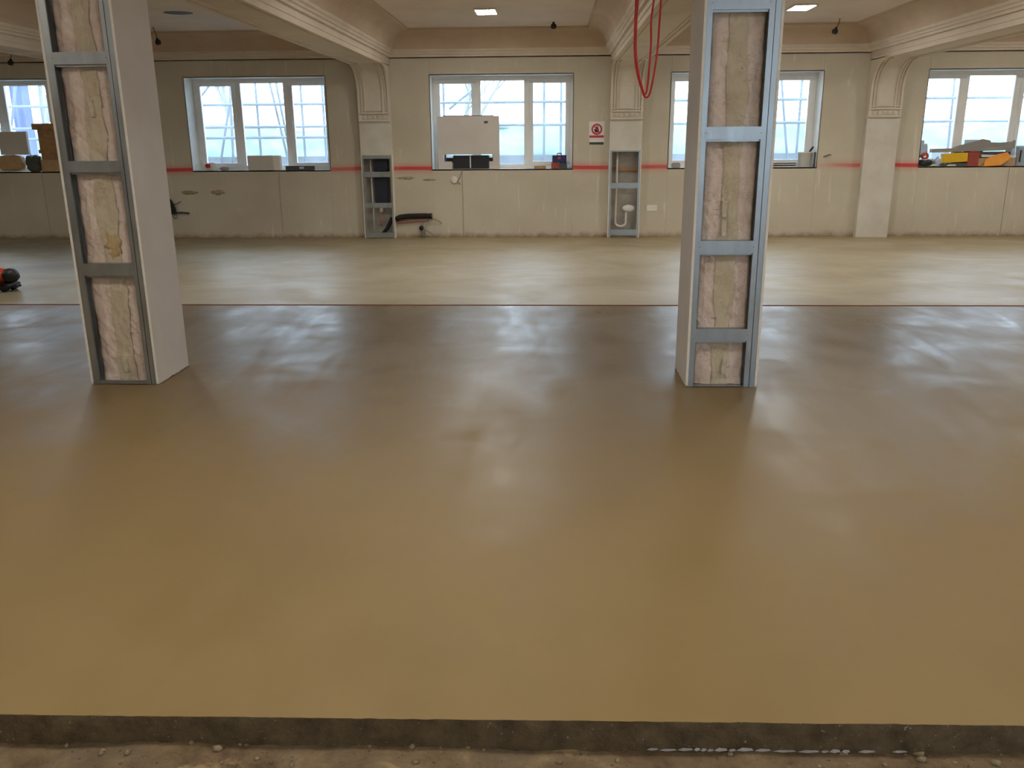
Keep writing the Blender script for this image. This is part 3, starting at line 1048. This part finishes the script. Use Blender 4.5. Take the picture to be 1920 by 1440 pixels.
# pipes coming out of the wall beside the pilaster
lp = empty('lagged_pipe', (-2.35, YW - 0.05, 0.004))
MB().tube([(-2.672, YW - 0.05, 0.320), (-2.60, YW - 0.055, 0.355), (-2.45, YW - 0.06, 0.372), (-2.16, YW - 0.065, 0.378), (-2.075, YW - 0.07, 0.372)], 0.043, 12).build('lagging', 'blackrub', lp)
MB().tube([(-2.08, YW - 0.07, 0.372), (-2.045, YW - 0.07, 0.372)], [0.05, 0.05], 12).build('end_collar', 'black', lp)
MB().tube([(-2.655, YW - 0.03, 0.264), (-2.3, YW - 0.03, 0.30), (-2.12, YW - 0.03, 0.305)], 0.026, 10).build('lower_pipe', 'pinkpipe', lp)
MB().tube([(-2.06, YW - .07, 0.33), (-1.99, YW - .06, 0.32), (-1.93, YW - .04, 0.285), (-1.89, YW - .03, 0.245)], 0.008, 6).build('cable_tail', 'pinkpipe', lp)
tag(lp, 'black lagged pipe over a pink pipe leaving the open pilaster', 'pipe')
vt = empty('pipe_stub', (-2.2, YW - 0.03, 0.004))
MB().tube([(-2.215, YW - 0.03, 0.004), (-2.205, YW - 0.03, 0.16), (-2.19, YW - .03, 0.255)], [0.035, 0.035, 0.022], 10).build('stub', 'greyboard', vt)
MB().lathe([(0.0, 0.0), (0.04, 0.0), (0.04, 0.03), (0.0, 0.035)], (0, 0, 0), 12, rot((-2.235, YW - 0.05, 0.17), rx=90)).build('black_cap', 'black', vt)
MB().tube([(-2.18, YW - .05, 0.14), (-2.08, YW - .05, 0.085), (-1.99, YW - .04, 0.02)], 0.009, 6).build('tail', 'greyboard', vt)
tag(vt, 'grey pipe stub with black cap rising under the lagged pipe', 'pipe')
st = empty('cut_pipe', (-6.5, YW - 0.05, 0.4))
MB().tube([(-6.66, YW - 0.02, 0.66), (-6.60, YW - 0.07, 0.62), (-6.555, YW - 0.08, 0.52), (-6.545, YW - 0.08, 0.42)], 0.055, 10).build('lagging', 'blackrub', st)
MB().tube([(-6.545, YW - .06, 0.44), (-6.42, YW - .05, 0.445), (-6.28, YW - .05, 0.435)], 0.016, 8).build('lever', 'darkgrey', st)
MB().tube([(-6.56, YW - .06, 0.58), (-6.47, YW - .05, 0.60), (-6.41, YW - .04, 0.635)], 0.006, 6).build('wire', 'darkgrey', st)
MB().lathe([(0.0, 0.0), (0.022, 0.0), (0.022, 0.07), (0.0, 0.07)], (-6.525, YW - .07, 0.34), 10).build('coupling', 'steel', st)
tag(st, 'black lagged pipe stub with lever sticking out behind the grey stud column', 'pipe')

# ------------------------------------------------------------------ things on the window sills
SZ = WZ0
# window 1 (left): offcuts, sack, timber
tag(MB().box(-9.56, -9.06, YW + 0.10, YW + 0.16, 1.43, 1.815).build('board_offcut', 'board', None, (-9.3, YW + .13, 1.43), bevel=0.003), 'square plasterboard offcut lying on the tan sacks', 'offcut')
tag(MB().blob((-9.42, YW + 0.15, SZ + 0.145), (0.225, 0.10, 0.132), 0.10, 2, 28, 18, 2.2, True).build('sack', 'card', None, (-9.4, YW + .15, SZ)), 'slumped tan paper sack under the square offcut', 'sack')
tag(MB().blob((-9.015, YW + 0.16, SZ + 0.14), (0.125, 0.10, 0.135), 0.16, 9, 28, 18, 2.6, True).build('sack', 'dkgreen', None, (-9.0, YW + .16, SZ)), 'dark green slumped sack between tan sack and timber', 'sack')
wp = empty('timber_block_stack', (-8.6, YW + 0.18, SZ))
for k, (x0, x1, z0, z1) in enumerate(((-8.86, -8.42, SZ, SZ + 0.20), (-8.83, -8.42, SZ + 0.20, SZ + 0.305), (-8.87, -8.42, SZ + 0.305, SZ + 0.365), (-8.84, -8.42, SZ + 0.365, SZ + 0.70), (-8.93, -8.42, SZ + 0.70, SZ + 0.80))):
    MB().box(x0, x1, YW + 0.08, YW + 0.30, z0, z1).build('timber_block', 'wood' if k else 'card', wp, bevel=0.004)
tag(wp, 'stack of brown timber blocks on the sill beside the green sack', 'timber')

# window 2
pk = empty('crumpled_packet', (-5.93, YW + 0.12, SZ))
MB().add([(-6.06, YW + .10, SZ + 0.20), (-6.03, YW + .12, SZ + 0.19), (-5.94, YW + .09, SZ + 0.05), (-5.98, YW + .06, SZ + 0.005), (-6.06, YW + .112, SZ + 0.195), (-6.03, YW + .132, SZ + 0.185), (-5.94, YW + .102, SZ + 0.045), (-5.98, YW + .072, SZ)], [(0, 1, 2, 3), (4, 5, 6, 7), (0, 1, 5, 4), (1, 2, 6, 5), (2, 3, 7, 6), (3, 0, 4, 7)]).build('flap', 'white', pk)
MB().blob((-5.88, YW + 0.12, SZ + 0.065), (0.10, 0.06, 0.066), 0.35, 5, 14, 8, 3).build('body', 'white', pk)
MB().blob((-5.905, YW + 0.088, SZ + 0.075), (0.062, 0.045, 0.04), 0.4, 8, 12, 8, 3).build('red_print', 'signred', pk)
tag(pk, 'crumpled white and red packet in the corner of the sill', 'packet')
tag(MB().box(-0.30, 0.30, -0.04, 0.04, 0, 0.10, rot((-5.62, YW + .2, SZ))).box(-.1, .1, -.06, .06, .1, .104, rot((-5.62, YW + .2, SZ))).build('spacer', 'pvc', None, (-5.62, YW + .2, SZ)) if False else MB().blob((-5.66, YW + 0.15, SZ + 0.03), (0.08, 0.05, 0.032), 0.3, 4).build('rag', 'greyboard', None, (-5.66, YW + .15, SZ)), 'small grey rag beside the crumpled packet', 'rag')
ob = empty('plaster_block', (-5.0, YW + 0.14, SZ))
MB().box(-5.21, -4.78, YW + 0.05, YW + 0.15, SZ, SZ + 0.245).build('face_block', 'board', ob, bevel=0.004)
MB().box(-4.78, -4.66, YW + 0.10, YW + 0.20, SZ, SZ + 0.243).build('end_block', 'boardedge', ob, bevel=0.004)
tag(ob, 'rectangular plasterboard block with white end on the sill', 'block')
lv = empty('spirit_level', (-4.3, YW + 0.08, SZ))
MB().box(-4.56, -4.06, YW + 0.06, YW + 0.10, SZ, SZ + 0.07).build('bar', 'darkgrey', lv, bevel=0.004)
MB().box(-4.32, -4.24, YW + 0.055, YW + 0.105, SZ + 0.02, SZ + 0.055).build('vial', 'bluebag', lv)
tag(lv, 'dark grey spirit level lying along the sill', 'level')

# window 3: tall board with a cut out, dark crate behind, toolbox
bd = empty('tall_board', (-1.4, YW + 0.10, SZ))
yb0, yb1 = YW + 0.085, YW + 0.110
X0, X1, ZT_ = -1.925, -0.885, 2.005
c1 = (-1.835, -0.995, 1.27, 1.385)
c2 = (-1.70, -1.06, SZ, 1.27)
b_ = MB()
b_.box(X0, X1, yb0, yb1, c1[3], ZT_)
b_.box(X0, c1[0], yb0, yb1, c1[2], c1[3]).box(c1[1], X1, yb0, yb1, c1[2], c1[3])
b_.box(X0, c2[0], yb0, yb1, SZ, c1[2]).box(c2[1], X1, yb0, yb1, SZ, c1[2])
b_.build('sheet', 'board', bd)
MB().blob((-1.11, yb0, 1.905), (0.035, 0.003, 0.022), 0.4, 3, 12, 8).build('smudge', 'darkgrey', bd)
tag(bd, 'tall cream board with a stepped cut-out leaning in the window', 'board')
lt_ = MB().box(-1.83, -0.98, YW + 0.13, YW + 0.17, 1.985, 2.018).box(-1.83, -1.80, YW + .13, YW + .17, SZ, 2.0).box(-1.01, -.98, YW + .13, YW + .17, SZ, 2.0)
tag(lt_.build('prop_frame', 'darkgrey', None, (-1.4, YW + .15, SZ)), 'dark frame propped behind the tall cream board', 'frame')
ct = empty('crate', (-1.4, YW + 0.2, SZ))
MB().box(-1.69, -1.07, YW + 0.18, YW + 0.30, SZ, 1.37).build('body', 'darkgrey', ct, bevel=0.01)
for a, b in ((-1.675, -1.40), (-1.38, -1.085)):
    MB().box(a, b, YW + 0.172, YW + 0.182, 1.16, 1.36).build('mesh_panel', 'black', ct)
MB().box(-1.40, -1.38, YW + 0.170, YW + 0.182, 1.16, 1.36).build('divider', 'white', ct)
MB().box(-1.84, -1.69, YW + 0.20, YW + 0.26, 1.25, 1.33).build('bracket', 'black', ct)
MB().box(-1.07, -0.99, YW + 0.20, YW + 0.26, 1.25, 1.33).build('bracket', 'black', ct)
tag(ct, 'dark crate with black mesh panels behind the board cut-out', 'crate')
tb = empty('toolbox', (0.12, YW + 0.14, 1.245))
MB().box(0.005, 0.245, YW + 0.08, YW + 0.20, 1.245, 1.365).build('body', 'navy', tb, bevel=0.008)
MB().tube([(0.09, YW + .14, 1.365), (0.095, YW + .14, 1.392), (0.155, YW + .14, 1.392), (0.16, YW + .14, 1.365)], 0.009, 6).build('handle', 'navy', tb)
MB().box(0.10, 0.15, YW + 0.074, YW + 0.08, 1.30, 1.335).build('badge', 'signred', tb)
tag(tb, 'small navy toolbox with handle on top of the red tin', 'toolbox')
tag(MB().box(-0.01, 0.115, YW + 0.08, YW + 0.20, SZ, 1.245).build('tin', 'rust', None, (0.05, YW + .14, SZ), bevel=0.006), 'reddish tin carrying the navy toolbox', 'tin')
tag(MB().box(0.122, 0.25, YW + 0.09, YW + 0.20, SZ, 1.245).build('tool_case', 'darkgrey', None, (0.18, YW + .14, SZ), bevel=0.01), 'dark grey case beside the reddish tin', 'case')
tag(MB().blob((0.29, YW + 0.13, SZ + 0.03), (0.045, 0.05, 0.034), 0.3, 6).build('cloth', 'bluebag', None, (0.29, YW + .13, SZ)), 'pale bunched cloth at the window corner by the toolbox', 'cloth')
tag(MB().box(-0.10, 0.10, -0.02, 0.02, 0, 0.045, rot((-0.20, YW + .1, SZ))).build('timber_wedge', 'wood', None, (-.2, YW + .1, SZ), bevel=.004), 'short brown timber offcut alone on the sill', 'timber')

# window 4: block, stacked trays, bucket with brush
tag(MB().box(2.02, 2.16, YW + 0.10, YW + 0.18, SZ, SZ + 0.07).box(2.04, 2.15, YW + .11, YW + .17, SZ + .07, SZ + .085).build('filler_tub', 'greyboard', None, (2.1, YW + .14, SZ), bevel=.006), 'small grey filler tub in the sill corner beside the boxed column', 'tub')
sp = empty('plate_stack', (3.9, YW + 0.16, SZ))
for k in range(4):
    z_ = SZ + 0.018 * k
    MB().lathe([(0.0, z_), (0.17, z_), (0.19, z_ + 0.012), (0.17, z_ + 0.016), (0.0, z_ + 0.012)], (3.90, YW + 0.18, 0), 28, Matrix.Translation((3.9, YW + .18, 0)) @ Matrix.Diagonal((1.1, .6, 1, 1)) @ Matrix.Translation((-3.9, -YW - .18, 0))).build('plate', 'white' if k % 2 == 0 else 'darkgrey', sp)
tag(sp, 'stack of shallow white and dark discs beside the bucket', 'discs')
bk = empty('paint_bucket', (4.25, YW + 0.17, SZ))
MB().lathe([(0.0, 0.0), (0.098, 0.0), (0.118, 0.225), (0.124, 0.228), (0.124, 0.242), (0.112, 0.242), (0.094, 0.01), (0.0, 0.01)], (4.235, YW + 0.17, SZ), 24).build('body', 'white', bk)
MB().tube([(4.235 + 0.124 * math.cos(t * math.pi / 10), YW + .17 - 0.08 * math.sin(t * math.pi / 10), SZ + 0.225 - 0.10 * math.sin(t * math.pi / 10)) for t in range(11)], 0.003, 5).build('wire_handle', 'steel', bk)
tag(bk, 'white paint bucket standing at the reveal', 'bucket')
br = empty('paint_brush', (4.25, YW + 0.17, SZ + 0.01))
MB().tube([(4.255, YW + .17, SZ + 0.02), (4.29, YW + .17, SZ + 0.22), (4.33, YW + .17, SZ + 0.285), (4.36, YW + .17, SZ + 0.325)], [0.012, 0.014, 0.018, 0.014], 8).build('handle', 'black', br)
MB().box(4.235, 4.27, YW + .16, YW + .18, SZ + 0.012, SZ + 0.05).build('bristles', 'wood', br)
tag(br, 'black brush handle poking out of the white bucket', 'brush')
tag(MB().box(-0.012, 0.012, -0.01, 0.01, 0, 0.24, rot((4.365, YW + .06, SZ))).box(-.02, .02, -.006, .006, .0, .04, rot((4.365, YW + .06, SZ))).build('trowel_handle', 'darkgrey', None, (4.35, YW + .1, SZ), bevel=.003), 'dark grey tool handle standing between bucket and reveal', 'tool')
tag(MB().tube([(4.49, YW + .002, 1.31), (4.53, YW - .03, 1.325), (4.57, YW - .035, 1.345), (4.60, YW - .02, 1.34)], 0.008, 6).build('cable_end', 'darkgrey', None, (4.49, YW, 1.31)), 'short dark cable end sticking out beside the bucket window', 'cable')

# window 5: the cluttered sill
tag(MB().blob((6.15, YW + 0.19, SZ + 0.265), (0.08, 0.06, 0.13), 0.45, 12, 18, 12, 3).build('polythene_bag', 'bluebag', None, (6.17, YW + .17, SZ)), 'crumpled pale blue bag in the corner of the cluttered sill', 'bag')
rg = empty('tape_roll', (6.17, YW + 0.08, SZ + 0.02))
MB().lathe([(0.028, -0.02), (0.055, -0.02), (0.055, 0.02), (0.028, 0.02), (0.028, -0.02)], (0, 0, 0), 20, rot((6.165, YW + .075, SZ + 0.165), rx=90)).build('roll', 'orangeshell', rg)
MB().lathe([(0.024, -0.018), (0.028, -0.018), (0.028, 0.018), (0.024, 0.018), (0.024, -0.018)], (0, 0, 0), 20, rot((6.165, YW + .075, SZ + 0.165), rx=90)).build('inner_core', 'card', rg)
tag(rg, 'orange tape roll on the black tool bag', 'tape')
tag(MB().blob((6.19, YW + 0.12, SZ + 0.055), (0.115, 0.08, 0.05), 0.2, 15, 24, 14, 3, True).build('tool_bag', 'black', None, (6.2, YW + .12, SZ)), 'slumped black tool bag under the orange tape', 'bag')
tag(MB().blob((6.385, YW + 0.10, SZ + 0.07), (0.055, 0.055, 0.072), 0.4, 18, 16, 10, 2.5).build('crumpled_wrap', 'bluebag', None, (6.4, YW + .1, SZ)), 'crumpled clear wrap beside the black tool bag', 'wrap')
tag(MB().box(-0.20, 0.20, -0.06, 0.06, 0, 0.05, rot((6.67, YW + .14, SZ))).build('tool_tray', 'darkgrey', None, (6.66, YW + .14, SZ), bevel=.006), 'dark tray under the yellow carton', 'tray')
tag(MB().box(-0.20, 0.20, -0.05, 0.05, 0, 0.145, rot((6.67, YW + .13, SZ + 0.062), ry=-2.5)).build('carton', 'yellow', None, (6.67, YW + .13, SZ + .05), bevel=.006), 'bright yellow carton on the cluttered sill', 'carton')
tag(MB().box(-0.09, 0.09, -0.05, 0.05, 0, 0.22, rot((6.96, YW + .13, SZ))).box(-.06, .07, -.05, .05, .22, .24, rot((6.96, YW + .13, SZ))).build('brick_carton', 'rust', None, (6.96, YW + .13, SZ), bevel=.012), 'reddish brown carton next to the yellow one', 'carton')
gp = [(-0.77, 0.0, 0.35, 0.38, 0.62, 1.0), ]
tag(MB().box(-0.74, 0.56, -0.05, 0.05, -0.03, 0.03, rot((7.06, YW + .25, SZ + 0.265), ry=-1.5)).build('plank', 'greyboard', None, (7.06, YW + .25, SZ + .23), bevel=.004), 'long grey plank resting across the sill clutter', 'plank')
tag(MB().prism([(-0.45, -0.03), (0.56, -0.045), (0.56, 0.085), (0.53, 0.085), (0.53, 0.065), (0.30, 0.05), (0.16, 0.055), (0.15, 0.085), (0.02, 0.11), (-0.10, 0.07), (-0.30, 0.02)], 1, -0.02, 0.02, rot((7.15, YW + .32, SZ + 0.32))).build('torn_board', 'greyboard', None, (7.15, YW + .32, SZ + .29)), 'torn grey board standing behind the long plank', 'board')
tag(MB().box(6.72, 7.62, YW + 0.22, YW + 0.34, SZ, SZ + 0.225).build('grey_case', 'darkgrey', None, (7.2, YW + .28, SZ), bevel=.01), 'long dark case carrying the grey plank', 'case')
tag(MB().box(6.90, 7.22, YW + 0.345, YW + 0.358, SZ, SZ + 0.42).build('pale_panel', 'bluebag', None, (7.06, YW + .35, SZ), bevel=.004), 'pale blue panel standing against the glass behind the torn board', 'panel')
tag(MB().prism([(-0.22, -0.10), (0.05, -0.115), (0.24, 0.0), (0.20, 0.10), (0.02, 0.08), (-0.16, 0.02)], 2, -0.012, 0.012, rot((7.30, YW + .035, SZ + 0.105), rx=62, ry=-6)).build('envelope', 'orange', None, (7.3, YW + .07, SZ)), 'orange padded packet sliding over the sill edge', 'packet')
tag(MB().box(-0.28, 0.28, -0.05, 0.05, -0.02, 0.02, rot((7.38, YW + .165, SZ + 0.155), ry=1)).build('white_batten', 'white', None, (7.38, YW + .16, SZ + .13), bevel=.004), 'white batten lying above the orange packet', 'batten')
tag(MB().box(7.05, 7.66, YW + 0.12, YW + 0.2, SZ, SZ + 0.125).build('brown_box', 'card', None, (7.4, YW + .16, SZ), bevel=.006), 'low brown box under the white batten', 'box')
tub = empty('white_tub', (7.72, YW + 0.13, SZ))
MB().lathe([(0.0, 0.0), (0.085, 0.0), (0.10, 0.29), (0.106, 0.295), (0.106, 0.32), (0.0, 0.32)], (7.76, YW + 0.14, SZ), 20).build('body', 'bluebag', tub)
MB().box(7.675, 7.69, YW + 0.02, YW + 0.045, SZ + 0.06, SZ + 0.25).build('grip', 'black', tub, bevel=.004)
tag(tub, 'tall pale tub with black grip at the end of the clutter', 'tub')
tag(MB().blob((6.60, YW + 0.04, SZ + 0.014), (0.07, 0.03, 0.016), 0.5, 22).build('plaster_lump', 'white', None, (6.6, YW + .04, SZ)), 'white plaster lump at the sill edge below the yellow carton', 'lump')
tag(MB().blob((6.30, YW + 0.03, SZ + 0.016), (0.05, 0.03, 0.018), 0.5, 25).build('plaster_lump', 'white', None, (6.3, YW + .03, SZ)), 'white plaster lump at the sill edge below the orange tape', 'lump')

# ------------------------------------------------------------------ orange machine at the left, half out of the picture
fm = empty('floor_machine', (-6.35, 9.35, 0.004))
MB().blob((-6.36, 9.38, 0.17), (0.26, 0.16, 0.10), 0.12, 4).build('shell', 'orangeshell', fm)
MB().blob((-6.115, 9.36, 0.175), (0.085, 0.11, 0.085), 0.15, 7).build('motor_end', 'black', fm)
MB().box(-6.70, -6.08, 9.26, 9.48, 0.06, 0.095).build('chassis', 'darkgrey', fm, bevel=.015)
MB().prism([(-6.14, 9.25), (-6.03, 9.30), (-6.02, 9.38), (-6.14, 9.46)], 2, 0.05, 0.075).build('guard', 'black', fm)
for xx in (-6.16, -6.6):
    MB().lathe([(0.0, -0.03), (0.05, -0.03), (0.05, 0.03), (0.0, 0.03)], (0, 0, 0), 16, rot((xx, 9.29, 0.054), rx=90)).build('wheel', 'black', fm)
    MB().lathe([(0.0, -0.03), (0.05, -0.03), (0.05, 0.03), (0.0, 0.03)], (0, 0, 0), 16, rot((xx, 9.45, 0.054), rx=90)).build('wheel', 'black', fm)
tag(fm, 'orange and black floor machine standing on the pale screed', 'machine')

# ------------------------------------------------------------------ outside: ground, hedge, scaffold, trees
gd = MB().box(-90, 90, YW + 0.6, 160, -0.6, -0.4)
struct(gd.build('ground_outside', 'grass'))
hd = MB()
hd.grid(lambda u, v: (-34 + 68 * u, 38 + 1.2 * math.sin(v * math.pi) * -1 + 0.5 * noise.noise(Vector((u * 40, v * 5, 0))), -0.5 + v * (2.75 + 0.35 * noise.noise(Vector((u * 22, 0, 4))))), 200, 10)
hd.grid(lambda u, v: (-34 + 68 * u, 38 + 3 * v, 2.2 + 0.35 * noise.noise(Vector((u * 22, 0, 4))) - 0.2 * v), 200, 2)
tag(hd.build('hedge', 'hedge', None, (0, 38, -0.4)), 'long pale hedge beyond the scaffold outside', 'hedge')

sca = empty('scaffold', (-1, 16.5, -0.4))
YS = 16.5
for z, x0, x1 in ((2.287, -13, 11), (1.885, -13, 11), (1.693, -13, -3.0)):
    MB().tube([(x0, YS, z), (x1, YS, z)], 0.026, 8).build('ledger', 'galvtube', sca)
for px in (482, 566, 606, 832, 1020, 1052, 1500):
    xx = at(px, 220, YS).x
    MB().tube([(xx, YS + 0.05, -0.4), (xx, YS + 0.05, 4.6)], 0.024, 8).build('standard', 'galvtube', sca)
for (a, b) in (((505, 152), (540, 300)), ((517, 152), (546, 300)), ((430, 196), (416, 290)), ((431, 160), (437, 290)), ((1466, 160), (1476, 300)), ((1790, 150), (1776, 290)), ((860, 190), (890, 165)), ((28, 170), (20, 250)), ((72, 150), (82, 240)), ((345 + 25, 190), (400, 150))):
    A, B_ = at(a[0], a[1], YS + .1), at(b[0], b[1], YS + .1)
    d = B_ - A
    MB().tube([A - d * 0.6, B_ + d * 0.4], 0.024, 8).build('brace', 'galvtube', sca)
for k in range(6):
    MB().box(-13 + 4.0 * k, -13 + 4.0 * k + 3.95, YS + 0.12, YS + 0.16, 1.13, 1.345).build('toe_board', 'plank', sca)
    for q in range(3):
        MB().box(-13 + 4.0 * k, -13 + 4.0 * k + 3.95, YS - 0.60 + 0.24 * q, YS - 0.38 + 0.24 * q, 1.06, 1.10).build('scaffold_board', 'plank', sca)
a, b = at(22, 200, 17.2), at(56, 200, 17.2)
sh_ = MB()
sh_.grid(lambda u, v: (a.x + (b.x - a.x) * u, 17.2 + 0.03 * math.sin(u * 14), -0.3 + 3.6 * v), 20, 4)
sh_.grid(lambda u, v: (a.x + (b.x - a.x) * u, 17.212 + 0.03 * math.sin(u * 14), -0.3 + 3.6 * v), 20, 4)
sh_.build('debris_sheet', 'bluesheet', sca)
tag(sca, 'steel tube scaffold with boards outside the windows', 'scaffold')


def tree(x, y, h, seed, label):
    rnd = random.Random(seed)
    t_ = tag(empty('bare_tree', (x, y, -0.4)), label, 'tree', 'bare trees beyond the scaffold')
    tr = MB()
    bb = MB()

    def grow(mb, p, d, L, r, lev):
        pts = [p]
        for k in range(4):
            d = (d + Vector((rnd.uniform(-.18, .18), rnd.uniform(-.18, .18), rnd.uniform(-.05, .12)))).normalized()
            pts.append(pts[-1] + d * L / 4)
        mb.tube(pts, [r * (1 - 0.13 * k) for k in range(5)], 5, False)
        if lev:
            for k in range(3 if lev > 1 else 4):
                q = pts[rnd.choice((2, 3, 4))]
                a = rnd.uniform(0, 6.28)
                nd = (d + Vector((math.cos(a), math.sin(a), rnd.uniform(0, .5))) * 0.8).normalized()
                grow(bb, q, nd, L * rnd.uniform(.55, .75), r * 0.5, lev - 1)
    grow(tr, Vector((x, y, -0.4)), Vector((0, 0, 1)), h * 0.5, 0.16, 4)
    tr.build('trunk', 'bark', t_)
    bb.build('branches', 'bark', t_)


tree(-9.6, 27, 7.5, 3, 'bare tree seen through the window with the crumpled packet')
tree(-15.5, 26, 7.0, 5, 'bare tree seen beside the blue sheet outside')
tree(-3.0, 31, 8.0, 8, 'bare tree seen above the tall cream board')
